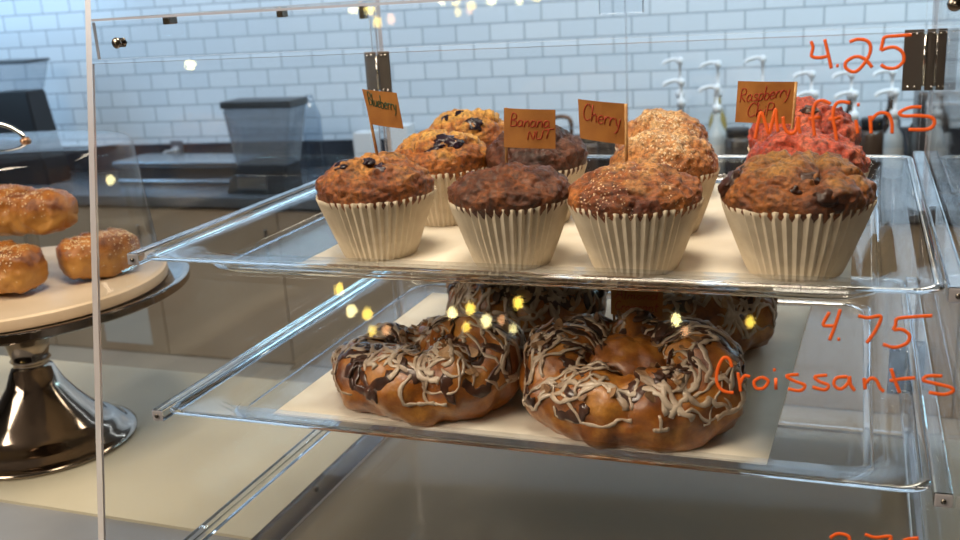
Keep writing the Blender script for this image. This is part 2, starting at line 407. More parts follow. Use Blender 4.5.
# ================================================================== TRAYS
def rrect(hx, hy, r, n=10):
    pts = []
    for cx, cy, a0 in ((hx-r, hy-r, 0), (-hx+r, hy-r, 90), (-hx+r, -hy+r, 180), (hx-r, -hy+r, 270)):
        for i in range(n+1):
            a = math.radians(a0+90*i/n); pts.append((cx+r*math.cos(a), cy+r*math.sin(a)))
    return pts
def tray(zu, label):
    x0, x1, y0, y1 = -2.805*S, .285*S, 3.31*S, 5.86*S
    cx, cy = (x0+x1)/2, (y0+y1)/2; hx, hy = (x1-x0)/2, (y1-y0)/2
    t = .012
    top = [(0.0, -.005, .09), (.005, 0, .09), (.03, .0, .09), (.135, -.003, .12), (.155, -.012, .13), (.19, -.080, .15), (.215, -.095, .16), (.25, -.098, .17)]
    bot = [(.25, -.098-t, .17), (.208, -.096-t, .16), (.178, -.082-t*.6, .15), (.143, -.012-t, .13), (.125, -.003-t, .12), (.03, -t, .09), (.006, -t-.0, .09), (.0, -t+.005, .09)]
    bm = bmesh.new(); rings = []
    for ins, z, r in top+bot:
        rings.append([bm.verts.new((px, py, z*S)) for px, py in rrect(hx-ins*S, hy-ins*S, r*S)])
    m = len(rings); n = len(rings[0])
    for k in range(m):
        if k == len(top)-1: continue
        A, B = rings[k], rings[(k+1) % m]
        for i in range(n):
            j = (i+1) % n; f = bm.faces.new((A[i], A[j], B[j], B[i])); f.material_index = 0 if k in (0, 1, 13, 14, 15, 5, 9) else 1
    f = bm.faces.new(rings[len(top)-1]); f.material_index = 1
    f = bm.faces.new(list(reversed(rings[len(top)]))); f.material_index = 1
    bmesh.ops.recalc_face_normals(bm, faces=bm.faces)
    o = finish('serving_tray', bm, [M_tray, M_trayfloor], loc=(cx, cy, CZ+zu*S)); sharp(o, 40)
    return tag(o, label, 'tray')
tray(-1.0, 'clear acrylic tray on the upper shelf holding muffins')
tray(-1.695, 'clear acrylic tray on the lower shelf holding croissants')
ZU = CZ-(1.0+.0975)*S; ZL = CZ-(1.695+.0975)*S
def sheet(corners, z, label, wob=.0006):
    bm = bmesh.new(); n = 14; g = {}
    a, b2, c, d = [Vector((p.x, p.y, 0)) for p in corners]
    for i in range(n+1):
        for j in range(n+1):
            u, v = i/n, j/n; p = a*(1-u)*(1-v)+b2*u*(1-v)+c*u*v+d*(1-u)*v
            e = min(u, 1-u, v, 1-v)
            g[i, j] = bm.verts.new((p.x, p.y, z+.0002+(wob*abs(noise.noise(p*25)) if e < .05 else 0)))
    for i in range(n):
        for j in range(n): bm.faces.new((g[i, j], g[i+1, j], g[i+1, j+1], g[i, j+1]))
    o = finish('baking_paper', bm, M_paper); md = o.modifiers.new('s', 'SOLIDIFY'); md.thickness = .00018; md.offset = 1
    return tag(o, label, 'paper')
sheet([U(-2.42, 3.58, 0), U(-.27, 3.58, 0), U(-.20, 5.55, 0), U(-2.42, 5.45, 0)], ZL, 'cream baking paper lying under the four croissants')
sheet([U(-2.23, 3.60, 0), U(.0, 3.60, 0), U(.0, 5.5, 0), U(-2.2, 5.5, 0)], ZU, 'cream baking paper lying under the muffins')

# ================================================================== MUFFINS
def dough(name, base, dark, light, crumb=None, sugar=0, rough=.42, seed=0, pores=.30, bmp=.0022, side=None):
    m = mat(name, base, rough, Coat_Weight=.12, Coat_Roughness=.3, Subsurface_Weight=.0)
    t = m.node_tree; N = t.nodes; L = t.links; b = N['Principled BSDF']
    tc = N.new('ShaderNodeTexCoord'); mp = N.new('ShaderNodeMapping'); mp.inputs['Location'].default_value = (seed*.37, seed*.21, 0)
    L.new(tc.outputs['Object'], mp.inputs[0])
    n1 = N.new('ShaderNodeTexNoise'); n1.inputs['Scale'].default_value = 45; n1.inputs['Detail'].default_value = 8; n1.inputs['Roughness'].default_value = .65
    L.new(mp.outputs[0], n1.inputs[0])
    r = N.new('ShaderNodeValToRGB'); e = r.color_ramp.elements
    e[0].position = .34; e[0].color = (*dark, 1); e[1].position = .68; e[1].color = (*light, 1)
    q = e.new(.5); q.color = (*base, 1)
    L.new(n1.outputs[0], r.inputs[0]); last = r.outputs[0]
    if side:
        sp = N.new('ShaderNodeSeparateXYZ'); L.new(tc.outputs['Object'], sp.inputs[0])
        n3 = N.new('ShaderNodeTexNoise'); n3.inputs['Scale'].default_value = 50; L.new(mp.outputs[0], n3.inputs[0])
        ad = N.new('ShaderNodeMath'); ad.operation = 'MULTIPLY_ADD'; ad.inputs[1].default_value = .02
        L.new(n3.outputs[0], ad.inputs[0]); L.new(sp.outputs[2], ad.inputs[2])
        mr = N.new('ShaderNodeMapRange'); mr.inputs[1].default_value = .030; mr.inputs[2].default_value = .042; mr.inputs[3].default_value = 1; mr.inputs[4].default_value = 0
        L.new(ad.outputs[0], mr.inputs[0])
        mx = N.new('ShaderNodeMix'); mx.data_type = 'RGBA'; L.new(mr.outputs[0], mx.inputs['Factor'])
        L.new(last, mx.inputs[6]); mx.inputs[7].default_value = (*side, 1); last = mx.outputs[2]
    # crown is paler than the baked shoulders
    if crumb:
        sp = N.new('ShaderNodeSeparateXYZ'); L.new(tc.outputs['Object'], sp.inputs[0])
        n3 = N.new('ShaderNodeTexNoise'); n3.inputs['Scale'].default_value = 60; n3.inputs['Detail'].default_value = 4; L.new(mp.outputs[0], n3.inputs[0])
        ad = N.new('ShaderNodeMath'); ad.operation = 'MULTIPLY_ADD'; ad.inputs[1].default_value = .06
        L.new(n3.outputs[0], ad.inputs[0]); L.new(sp.outputs[2], ad.inputs[2])
        mr = N.new('ShaderNodeMapRange'); mr.inputs[1].default_value = .090; mr.inputs[2].default_value = .106
        L.new(ad.outputs[0], mr.inputs[0])
        mx = N.new('ShaderNodeMix'); mx.data_type = 'RGBA'; L.new(mr.outputs[0], mx.inputs['Factor'])
        L.new(last, mx.inputs[6]); mx.inputs[7].default_value = (*crumb, 1); last = mx.outputs[2]
    n5 = N.new('ShaderNodeTexNoise'); n5.inputs['Scale'].default_value = 330; n5.inputs['Detail'].default_value = 5; n5.inputs['Roughness'].default_value = .7; L.new(mp.outputs[0], n5.inputs[0])
    m5 = N.new('ShaderNodeMapRange'); m5.inputs[1].default_value = .36; m5.inputs[2].default_value = .60; m5.inputs[3].default_value = pores; m5.inputs[4].default_value = 1.55-pores
    L.new(n5.outputs[0], m5.inputs[0])
    x5 = N.new('ShaderNodeMix'); x5.data_type = 'RGBA'; x5.blend_type = 'MULTIPLY'; x5.inputs['Factor'].default_value = 1; L.new(last, x5.inputs[6])
    c5 = N.new('ShaderNodeCombineXYZ')
    for k_ in range(3): L.new(m5.outputs[0], c5.inputs[k_])
    L.new(c5.outputs[0], x5.inputs[7]); last = x5.outputs[2]
    if sugar:
        v = N.new('ShaderNodeTexVoronoi'); v.inputs['Scale'].default_value = 420; L.new(mp.outputs[0], v.inputs[0])
        n4 = N.new('ShaderNodeTexNoise'); n4.inputs['Scale'].default_value = 38; L.new(mp.outputs[0], n4.inputs[0])
        th = N.new('ShaderNodeMapRange'); th.inputs[1].default_value = .40; th.inputs[2].default_value = .62
        th.inputs[3].default_value = .0; th.inputs[4].default_value = sugar
        L.new(n4.outputs[0], th.inputs[0])
        lt = N.new('ShaderNodeMath'); lt.operation = 'LESS_THAN'; L.new(v.outputs[0], lt.inputs[0]); L.new(th.outputs[0], lt.inputs[1])
        mx = N.new('ShaderNodeMix'); mx.data_type = 'RGBA'; L.new(lt.outputs[0], mx.inputs['Factor'])
        L.new(last, mx.inputs[6]); mx.inputs[7].default_value = (.82, .62, .40, 1); last = mx.outputs[2]
    L.new(last, b.inputs['Base Color'])
    n2 = N.new('ShaderNodeTexNoise'); n2.inputs['Scale'].default_value = 210; n2.inputs['Detail'].default_value = 8; n2.inputs['Roughness'].default_value = .7; L.new(mp.outputs[0], n2.inputs[0])
    bp = N.new('ShaderNodeBump'); bp.inputs['Strength'].default_value = 1; bp.inputs['Distance'].default_value = bmp
    L.new(n2.outputs[0], bp.inputs['Height']); L.new(bp.outputs[0], b.inputs['Normal'])
    return m
D_blue = dough('blueberry muffin crust', (.27, .070, .010), (.11, .022, .005), (.46, .155, .022), crumb=(.60, .27, .06), seed=1)
D_blue2 = dough('blueberry muffin crust b', (.42, .13, .015), (.22, .05, .008), (.66, .30, .05), crumb=(.70, .38, .08), seed=5)
D_ban = dough('banana nut crust', (.13, .034, .007), (.045, .011, .003), (.27, .078, .014), seed=2)
D_ban2 = dough('banana nut crust b', (.09, .022, .008), (.04, .010, .004), (.17, .05, .015), seed=9)
D_cher = dough('cherry crust', (.29, .078, .012), (.14, .028, .006), (.52, .18, .035), crumb=(.60, .30, .09), sugar=.26, seed=3)
D_cher2 = dough('cherry crust b', (.44, .15, .03), (.24, .06, .012), (.62, .28, .08), crumb=(.70, .42, .18), sugar=.40, seed=4)
D_choc = dough('chip muffin crust', (.24, .066, .009), (.11, .025, .005), (.40, .14, .02), crumb=(.36, .16, .025), seed=6)
D_rasp = dough('raspberry crust', (.50, .070, .030), (.26, .022, .010), (.72, .19, .09), seed=7)
M_berry = nz(mat('baked blueberry', (.01, .008, .014), .25), 120, (.006, .004, .008), (.03, .015, .03), bump=.6, bscale=300)
M_chip = nz(mat('chocolate chunk', (.03, .01, .005), .35), 120, (.02, .006, .003), (.06, .02, .01))
def muffin(X, Y, Wd, top_z, dmat, label, seed, flag_group, hl=.27, lump=1.0, berries=(), bname='blueberry', bm_mat=None, peak=(0, 0), rz=0, taper=.62):
    """X,Y,Wd in units; top_z height of the dome above the tray floor in units"""
    R = Wd/2*S; h = hl*S; H = (top_z-hl)*S
    root = thing('muffin', (X*S, Y*S, ZU+.0004), label, 'muffin', flag_group, rz)
    # liner
    NP = 44; per = 6; n = NP*per; rows = 12; bmx = bmesh.new(); rings = []
    for k in range(rows+1):
        u = k/rows; ring = []
        for i in range(n):
            a = 2*PI*i/n; ph = (i % per)/per; tri = 1-abs(2*ph-1)
            rr = R*(taper+(1-taper)*(u**.92))*1.0
            rr += (.0010+.0014*u)*(tri-.5)+.0012*noise.noise(Vector((math.cos(a)*2, math.sin(a)*2, u*1.5+seed)))*u
            zz = h*u
            if k == rows: zz += .0011*(tri-.3)+.0016*noise.noise(Vector((math.cos(a)*3, math.sin(a)*3, seed)))
            ring.append(bmx.verts.new((rr*math.cos(a), rr*math.sin(a), zz)))
        rings.append(ring)
    for A, B in zip(rings, rings[1:]):
        for i in range(n): j = (i+1) % n; bmx.faces.new((A[i], A[j], B[j], B[i]))
    c = bmx.verts.new((0, 0, 0.0006))
    for i in range(n): bmx.faces.new((rings[0][(i+1) % n], rings[0][i], c))
    lo = finish('paper_liner', bmx, M_liner, root); sharp(lo, 28)
    md = lo.modifiers.new('s', 'SOLIDIFY'); md.thickness = .00022; md.offset = -1
    # crown
    def surf(a, e):   # e: -0.35..pi/2 elevation
        if e < 0:
            r = R*(.985-.13*(-e/.45)**1.0); z = h-.002+H*.0+e*.018
        else:
            ce, se = math.cos(e), math.sin(e)
            bulge = 1+.035*math.sin(min(1, e/.8)*PI)
            r = R*.985*(max(ce, 0)**.76)*bulge; z = h-.002+(H+.002)*(se**.92)
        p = Vector((r*math.cos(a), r*math.sin(a), z))
        q = p+Vector((seed*1.7, seed*.9, 0))
        nn = Vector((p.x, p.y, (z-h*.8)*1.3)).normalized()
        up = max(0, min(1, e/1.0))
        rg = 1-abs(noise.noise(q*95))*2
        d = .0036*lump*fbm(q, 40, 2)*(0.3+.7*up)+.0020*fbm(q, 190, 3)+.0012*rg
        cr = abs(noise.noise(q*32+Vector((5, 2, 9))))
        d -= .0036*lump*up*max(0, 1-cr*8)
        d *= min(1, .22+max(0, e)/.35)
        dd = (Vector((p.x, p.y))-Vector(peak)*S).length
        d += .0012*math.exp(-(dd/(.4*R))**2)*up
        return p+nn*d, nn
    bmx = bmesh.new(); n = 170; rows = 80; rings = []
    for k in range(rows):
        e = -.45+(PI/2+.45)*k/rows
        rings.append([bmx.verts.new(surf(2*PI*i/n, e)[0]) for i in range(n)])
    for A, B in zip(rings, rings[1:]):
        for i in range(n): j = (i+1) % n; bmx.faces.new((A[i], A[j], B[j], B[i]))
    tp = bmx.verts.new(surf(0, PI/2)[0])
    for i in range(n): bmx.faces.new((rings[-1][i], rings[-1][(i+1) % n], tp))
    bmx.faces.new(list(reversed(rings[0])))
    finish('muffin_top', bmx, dmat, root)
    for (az, el, r) in berries:
        p, nn = surf(math.radians(az), math.radians(el)); bmx = bmesh.new()
        bmesh.ops.create_icosphere(bmx, subdivisions=3, radius=1)
        for v in bmx.verts:
            d = 1+.55*noise.noise(v.co*1.7+Vector((az, el, 0)))+.2*noise.noise(v.co*5+Vector((az, 0, el)))
            r2 = r*1.55; v.co = Vector((v.co.x*r2*d*1.25, v.co.y*r2*d, v.co.z*r2*d*.55))
        rot = nn.to_track_quat('Z', 'Y').to_matrix()
        for v in bmx.verts: v.co = rot @ v.co + p - nn*r*.45
        finish(bname, bmx, bm_mat or M_berry, root)
    return root
G1 = None
muffin(-1.95, 3.87, .505, .425, D_blue, 'blueberry muffin with golden crown at the left end of the front row', 1, G1,
       berries=((232, 58, .0034), (205, 66, .0028), (310, 55, .0032), (285, 72, .0026), (195, 20, .0022)), peak=(-.02, -.02), lump=1.1)
muffin(-1.315, 3.81, .495, .395, D_ban, 'dark brown banana nut muffin second in the front row', 2, G1, lump=.8)
muffin(-.80, 3.80, .515, .390, D_cher, 'sugar dusted orange brown cherry muffin third in the front row', 3, G1, lump=.9,
       berries=(), peak=(-.05, 0))
muffin(-.20, 3.84, .545, .42, D_choc, 'muffin with dark chocolate chunks at the right end of the front row', 4, G1, lump=1.3, hl=.275,
       berries=((282, 52, .0036), (295, 22, .0034), (272, 38, .0026), (196, 30, .0048), (188, 44, .004), (305, 10, .0025)), bname='chocolate_chunk', bm_mat=M_chip, peak=(0, .05))
muffin(-1.90, 4.50, .48, .435, D_blue2, 'blueberry muffin in the second row behind the left end muffin', 5, G1,
       berries=((300, 60, .0042), (285, 45, .0036), (320, 50, .003), (230, 60, .0025)), lump=1.0)
muffin(-2.0, 5.16, .46, .455, D_blue2, 'farthest back blueberry muffin with yellow crown, half hidden by its neighbours', 6, G1,
       berries=((300, 45, .0045), (230, 60, .003), (260, 75, .0028)), lump=1.2)
muffin(-1.43, 4.55, .47, .44, D_ban2, 'very dark banana nut muffin behind the banana nut flag', 7, G1, lump=1.2)
muffin(-.80, 4.42, .475, .435, D_cher2, 'pale sugar crusted cherry muffin in the middle of the three cherry ones', 8, G1, lump=.9)
muffin(-.93, 5.10, .46, .43, D_cher2, 'farthest back sugar crusted cherry muffin beneath the pump bottles', 9, G1, lump=1.1)
muffin(-.20, 4.45, .50, .43, D_rasp, 'pink red raspberry muffin directly behind the chocolate chunk muffin', 10, G1, lump=1.3)
muffin(-.24, 5.05, .50, .475, D_rasp, 'farthest back raspberry red muffin behind the orange Muffins lettering', 11, G1, lump=1.4,
       berries=((285, 65, .0035),), bname='chocolate_chip', bm_mat=M_chip)

# ================================================================== FLAGS
FONT = {  # strokes in a box, x-height .5, cap 1
 'A': ([[(0, 0), (.25, 1), (.5, 0)], [(.1, .4), (.42, .4)]], .6), 'B': ([[(.05, 0), (.05, 1), (.35, .95), (.38, .65), (.08, .52), (.42, .42), (.42, .08), (.05, 0)]], .55),
 'N': ([[(0, 0), (.02, .8), (.35, 0), (.37, .8)]], .5), 'U': ([[(0, .8), (.02, .15), (.2, 0), (.36, .15), (.38, .8)]], .5), 'T': ([[(-.05, .85), (.55, .9)], [(.22, .88), (.2, 0)]], .5),
 'C': ([[(.45, .85), (.25, 1), (.05, .7), (.03, .25), (.22, 0), (.48, .15)]], .55), 'R': ([[(.05, 0), (.05, 1), (.38, .9), (.36, .6), (.06, .5), (.45, 0)]], .55),
 'P': ([[(.05, 0), (.05, .9), (.38, .85), (.36, .5), (.06, .45)]], .5),
 'a': ([[(.33, .45), (.12, .5), (0, .22), (.12, 0), (.33, .2), (.34, .48), (.36, .1), (.45, 0)]], .5), 'b': ([[(.03, 1), (.03, .05), (.28, .02), (.33, .3), (.15, .46), (.04, .35)]], .42),
 'c': ([[(.32, .42), (.12, .5), (.0, .25), (.12, 0), (.34, .08)]], .4), 'd': ([[(.33, .4), (.12, .5), (0, .22), (.12, 0), (.33, .2), (.34, 1), (.36, .0)]], .5),
 'e': ([[(.02, .25), (.32, .3), (.2, .5), (.02, .3), (.1, 0), (.35, .08)]], .42), 'h': ([[(.03, 1), (.03, 0)], [(.04, .3), (.2, .5), (.32, .35), (.34, 0)]], .45),
 'i': ([[(.05, .5), (.06, 0)], [(.05, .7), (.07, .74)]], .18), 'l': ([[(.05, 1), (.05, .05), (.12, 0)]], .2),
 'm': ([[(.03, .5), (.03, 0)], [(.04, .35), (.15, .5), (.24, .35), (.24, 0)], [(.25, .35), (.36, .5), (.45, .35), (.46, 0)]], .58),
 'n': ([[(.03, .5), (.03, 0)], [(.04, .3), (.2, .5), (.32, .35), (.34, 0)]], .45), 'o': ([[(.18, .5), (0, .25), (.16, 0), (.34, .25), (.18, .5)]], .44),
 'p': ([[(.03, .5), (.03, -.4)], [(.03, .4), (.25, .5), (.33, .25), (.2, .0), (.04, .08)]], .44), 'r': ([[(.03, .5), (.03, 0)], [(.04, .3), (.18, .5), (.3, .42)]], .34),
 's': ([[(.3, .45), (.1, .5), (.05, .32), (.28, .2), (.25, .02), (.02, .04)]], .38), 't': ([[(.15, .9), (.15, .08), (.3, 0)], [(.0, .55), (.32, .58)]], .36),
 'u': ([[(.02, .5), (.05, .08), (.2, 0), (.32, .2), (.33, .5), (.35, 0)]], .46), 'y': ([[(.02, .5), (.14, .12), (.3, .1)], [(.33, .5), (.25, -.15), (.08, -.4)]], .42)}
def flag(corners, lines, Yq, stick_px, ink, label, stick_left=True, lw=.00038, extra=None):
    """corners px tl,tr,br,bl on plane y=Yq; stick px line top->bottom on the same plane"""
    tl, tr, br, bl = [onY(x, y, Yq) for x, y in corners]
    sb = onY(*stick_px[1], Yq); st = onY(*stick_px[0], Yq)
    root = thing('flag_sign', sb, label, 'sign')
    nrm = (tr-tl).cross(bl-tl).normalized()
    if nrm.y > 0: nrm = -nrm
    n = 10; bm = bmesh.new(); g = {}
    def pt(u, v, d=0):
        p = tl*(1-u)*(1-v)+tr*u*(1-v)+br*u*v+bl*(1-u)*v
        return p+nrm*(d+.0012*math.sin(u*PI*1.3))-sb
    F_ = {}
    for side, d in ((0, .0002), (1, -.0002)):
        for i in range(n+1):
            for j in range(4): F_[side, i, j] = bm.verts.new(pt(i/n, j/3, d))
    for i in range(n):
        for j in range(3):
            bm.faces.new((F_[0, i, j], F_[0, i, j+1], F_[0, i+1, j+1], F_[0, i+1, j]))
            bm.faces.new((F_[1, i, j], F_[1, i+1, j], F_[1, i+1, j+1], F_[1, i, j+1]))
        bm.faces.new((F_[0, i, 0], F_[0, i+1, 0], F_[1, i+1, 0], F_[1, i, 0])); bm.faces.new((F_[0, i, 3], F_[1, i, 3], F_[1, i+1, 3], F_[0, i+1, 3]))
    for j in range(3):
        bm.faces.new((F_[0, 0, j], F_[1, 0, j], F_[1, 0, j+1], F_[0, 0, j+1])); bm.faces.new((F_[0, n, j], F_[0, n, j+1], F_[1, n, j+1], F_[1, n, j]))
    card = finish('card', bm, M_card, root, smooth=False)
    bm = bmesh.new()
    Wm = (tr-tl).length; Hm = (bl-tl).length
    for text, u0, v0, wid, hgt, tilt in lines:   # u0,v0 = baseline start (fractions), wid = fraction of width, hgt = cap height fraction
        tot = sum(FONT[c][1] if c != ' ' else .35 for c in text); cx = 0
        for c in text:
            if c == ' ': cx += .35; continue
            for stt in FONT[c][0]:
                pp = []
                for (x, y) in smooth_path([Vector((x, y, 0)) for x, y in stt], 4) and [(q.x, q.y) for q in smooth_path([Vector((x, y, 0)) for x, y in stt], 4)]:
                    u = u0+(cx+x+.12*y)/tot*wid; v = v0-y*hgt+tilt*(u-u0)
                    pp.append(pt(u, v, .0004))
                if len(pp) > 1: tube(bm, pp, lw, 5, flat=.4, up=nrm)
            cx += FONT[c][1]
    finish('lettering', bm, ink, card)
    bm = bmesh.new(); ax = (st-sb).normalized()
    tube(bm, [-ax*.012-nrm*.0012, st-sb-nrm*.0012], .0011, 8); finish('stick', bm, M_wood, root)
    return root
flag([(362, 89), (396, 93), (403, 129), (371, 124)], [('Blueberry', .12, .42, .80, .36, .12)], 3.90*S, [(364, 90), (377, 158)], M_inkgreen,
     'orange card flag reading Blueberry in dark green pen on a wooden stick')
flag([(504, 108), (555, 110), (555, 149), (504, 147)], [('Banana', .13, .45, .78, .32, 0), ('NUT', .48, .78, .45, .26, -.12)], 3.86*S, [(505.5, 108), (506, 168)], M_inkred,
     'orange card flag reading Banana Nut in red pen')
flag([(578, 99), (626, 104), (625, 145), (580, 138)], [('Cherry', .10, .50, .80, .42, .12)], 3.86*S, [(625.5, 104), (626, 170)], M_inkred,
     'orange card flag reading Cherry in red pen')
flag([(738, 81), (797, 82), (794, 124), (735, 122)], [('Raspberry', .05, .52, .85, .32, -.22), ('ChiP', .2, .86, .45, .34, -.1)], 4.43*S, [(796, 82), (790, 152)], M_inkred,
     'orange card flag reading Raspberry Chip in red pen')

# ================================================================== CROISSANTS
D_cro = dough('croissant crust', (.42, .13, .014), (.18, .045, .007), (.70, .30, .05), rough=.28, seed=12, pores=.85, bmp=.0008)
D_cro.node_tree.nodes['Principled BSDF'].inputs['Coat Weight'].default_value = .6
M_ice = nz(mat('almond icing', (.50, .38, .28), .35, Coat_Weight=.3), 80, (.36, .25, .17), (.62, .50, .38))
M_chocd = nz(mat('dark chocolate drizzle', (.045, .018, .010), .3, Coat_Weight=.5), 80, (.03, .011, .006), (.09, .035, .02))
M_alm = nz(mat('toasted almond flake', (.40, .20, .09), .5), 60, (.16, .07, .03), (.5, .30, .15))
def croissant(X, Y, ax, ay, rads, label, seed, rz=0, hole=True, hb=1.0, n_ice=125, n_ch=55, hi=2.25, skew=0.0, zs=1.0):
    root = thing('croissant', (X*S, Y*S, ZL+.0004), label, 'croissant', None, rz)
    def centre(th):
        u = (th/(2*PI)*len(rads)) % len(rads); i = int(u); f = u-i; f = f*f*(3-2*f)
        r_ = rads[i]*(1-f)+rads[(i+1) % len(rads)]*f
        r_ *= 1+.07*abs(math.sin(th*4.5+seed))+.03*math.sin(7*th+seed)
        return Vector(((ax-r_)*math.cos(th), (ay-r_)*math.sin(th), r_*hb*.93)), r_
    def surf(th, ph, off=0):
        c, r_ = centre(th); rad = Vector((math.cos(th), math.sin(th), 0))
        lay = .13*abs(math.sin(th*4.5+.9*math.sin(ph)+seed))          # rolled layers
        d = r_*(1+lay)
        p = c+rad*(d*math.cos(ph))+Vector((0, 0, d*hb*zs*math.sin(ph)))
        q = p*S*1.0+Vector((seed*.3, seed*.5, 0))
        nn = (rad*math.cos(ph)+Vector((0, 0, math.sin(ph)))).normalized()
        p = p*S+nn*(.0045*fbm(q, 42, 2)+.0012*fbm(q, 170, 2)+off)
        if p.z < .0006: p.z = .0006
        return p, nn
    bm = bmesh.new(); n = 150; m = 44; R_ = []
    for i in range(n): R_.append([bm.verts.new(surf(2*PI*i/n, 2*PI*k/m)[0]) for k in range(m)])
    for i in range(n):
        for k in range(m):
            bm.faces.new((R_[i][k], R_[(i+1) % n][k], R_[(i+1) % n][(k+1) % m], R_[i][(k+1) % m]))
    finish('pastry', bm, D_cro, root)
    rnd = random.Random(seed)
    def strands(count, mt, name, r0, r1, lo, hi, ln, off, fl):
        bm = bmesh.new()
        for s_ in range(count):
            th = rnd.uniform(0, 2*PI); ph = rnd.uniform(lo, hi); a = rnd.uniform(0, 2*PI); pts = []; ups = []; st = .045
            for k in range(rnd.randint(*ln)):
                sp_, sn_ = surf(th, ph, off); pts.append(sp_); ups.append(sn_); a += rnd.uniform(-.7, .7)
                th += math.cos(a)*st*1.0; ph += math.sin(a)*st*3.0
                ph = min(max(ph, lo-.25), hi+.2)
            r_ = rnd.uniform(r0, r1)
            rr = [r_*(.6+.7*abs(math.sin(k*.7+s_))) for k in range(len(pts))]
            rr[0] *= .5; rr[-1] *= 1.2
            tube(bm, pts, rr, 8, up=ups, flat=fl)
        finish(name, bm, mt, root)
    strands(n_ch, M_chocd, 'chocolate_drizzle', .0022, .0046, .30, hi, (6, 16), .0000, .22)
    strands(n_ice, M_ice, 'icing_drizzle', .0008, .0021, .15, hi, (8, 24), .0006, .5)
    bm = bmesh.new()
    for s_ in range(60):
        p, nn = surf(rnd.uniform(0, 2*PI), rnd.uniform(.5, 2.4), .0018); r_ = rnd.uniform(.002, .0042)
        rot = (nn+Vector((rnd.uniform(-.6, .6), rnd.uniform(-.6, .6), rnd.uniform(-.3, .6)))).to_track_quat('Z', 'Y').to_matrix()
        sp_ = rnd.uniform(0, PI); n_ = 10; tv = []; bv = []
        for k in range(n_):
            a = 2*PI*k/n_; v = Vector((r_*1.5*math.cos(a), r_*.8*math.sin(a)*(1-.3*math.cos(a)), .0006*math.cos(a*2)))
            v = Matrix.Rotation(sp_, 3, 'Z') @ v
            tv.append(bm.verts.new(p+rot @ (v+Vector((0, 0, .0003))))); bv.append(bm.verts.new(p+rot @ (v-Vector((0, 0, .0003)))))
        bm.faces.new(tv); bm.faces.new(list(reversed(bv)))
        for k in range(n_): j = (k+1) % n_; bm.faces.new((tv[k], bv[k], bv[j], tv[j]))
    tag(finish('almond_flakes', bm, M_alm, root, smooth=False), kind='stuff')
    return root
def at_l(px, py): q = onZ(px, py, ZL); return q.x/S, q.y/S
# rads: tube radius at 0, 60, 120 ... degrees (0 = right, 90 = back)
croissant(-1.79, 3.93, .45, .36, (.20, .178, .13, .13, .145, .15), 'round iced croissant at the front left of the lower tray with an open centre', 21, rz=-.1, hb=.95)
big = croissant(-.845, 3.87, .455, .34, (.175, .168, .166, .175, .125, .125), 'large mounded iced croissant at the front right of the lower tray', 22, rz=.0, hb=1.10)
bm = bmesh.new(); bmesh.ops.create_uvsphere(bm, u_segments=72, v_segments=40, radius=1)
for v in bm.verts:
    q = v.co.copy(); d = 1+.10*noise.noise(q*1.8+Vector((3, 1, 2)))+.035*noise.noise(q*6)+.05*abs(math.sin(q.x*7+q.y*2))
    v.co = Vector((q.x*.25*d*S, (.045+q.y*.155*d)*S, max(.0008, (.175+q.z*.185*d)*S)))
tag(finish('inner_roll', bm, D_cro, big), 'plain glossy middle of the rolled dough')
croissant(-1.60, 4.82, .41, .33, (.17, .162, .16, .17, .15, .15), 'iced croissant at the back left of the lower tray', 23, rz=.2, hb=1.15)
croissant(-.74, 4.88, .39, .33, (.165, .162, .162, .165, .14, .14), 'iced croissant at the back right of the lower tray, partly behind the card flag', 24, rz=-.2, hb=1.1)
flag([(611, 288), (663, 291), (662, 317), (611, 314)], [('Almond', .08, .36, .84, .34, 0), ('Croissant', .08, .80, .84, .34, 0)], 4.16*S, [(613, 288), (614, 326)], M_inkred,
     'orange card flag reading Almond Croissant stuck in the large croissant', lw=.00032)

# ================================================================== CAKE STAND
q = onZ(46, 440, ZC); cxs, cys = q.x, q.y
zp = onY(28, 288, cys).z
dep = lambda p: -(RW.transposed() @ (Vector(p)-O)).z
k = dep((cxs, cys, zp))/F; Rp = 167*k; k2 = dep((cxs, cys, ZC))/F; Rf = 88*k2
st = thing('cake_stand', (cxs, cys, ZC), 'polished metal pedestal cake stand standing left of the display case', 'cake stand')
hh = zp-ZC
bm = bmesh.new(); lathe(bm, [(0, .002), (Rf*.96, .0), (Rf, .001), (Rf, .004), (Rf*.95, .006), (Rf*.90, .0075), (Rf*.86, .013), (Rf*.76, .018), (Rf*.72, .0185), (Rf*.66, .026), (Rf*.55, .036),
   (Rf*.42, .052), (Rf*.30, .070), (Rf*.22, .088), (Rf*.19, hh*.50), (Rf*.185, hh*.53), (Rf*.215, hh*.545), (Rf*.19, hh*.56), (Rf*.24, hh*.66), (Rf*.33, hh*.76), (Rf*.42, hh*.86), (Rf*.47, hh*.93), (Rf*.47, hh-.012), (0, hh-.012)], 72)
finish('pedestal', bm, M_chrome, st)
bm = bmesh.new(); lathe(bm, [(0, hh-.012), (Rp*.90, hh-.012), (Rp*.97, hh-.011), (Rp, hh-.008), (Rp, hh-.001), (Rp*.985, hh), (Rp*.95, hh-.001), (Rp*.93, hh-.0035), (0, hh-.0035)], 96)
sharp(finish('plate', bm, M_chrome, st), 40)
M_board = nz(mat('cream cake board', (.58, .45, .31), .45), 12, (.52, .40, .27), (.64, .51, .37))
bm = bmesh.new(); Rb = Rp*.87; lathe(bm, [(0, -.0033), (Rb, -.0033), (Rb+.001, .000), (Rb, .007), (Rb*.985, .0082), (Rb*.94, .0084), (0, .0084)], 96)
brd = sharp(finish('cake_board', bm, M_board, loc=(cxs, cys, zp+.0001)), 40); tag(brd, 'round cream board on the metal cake stand under the sesame pastries', 'board')
zb = zp+.0086
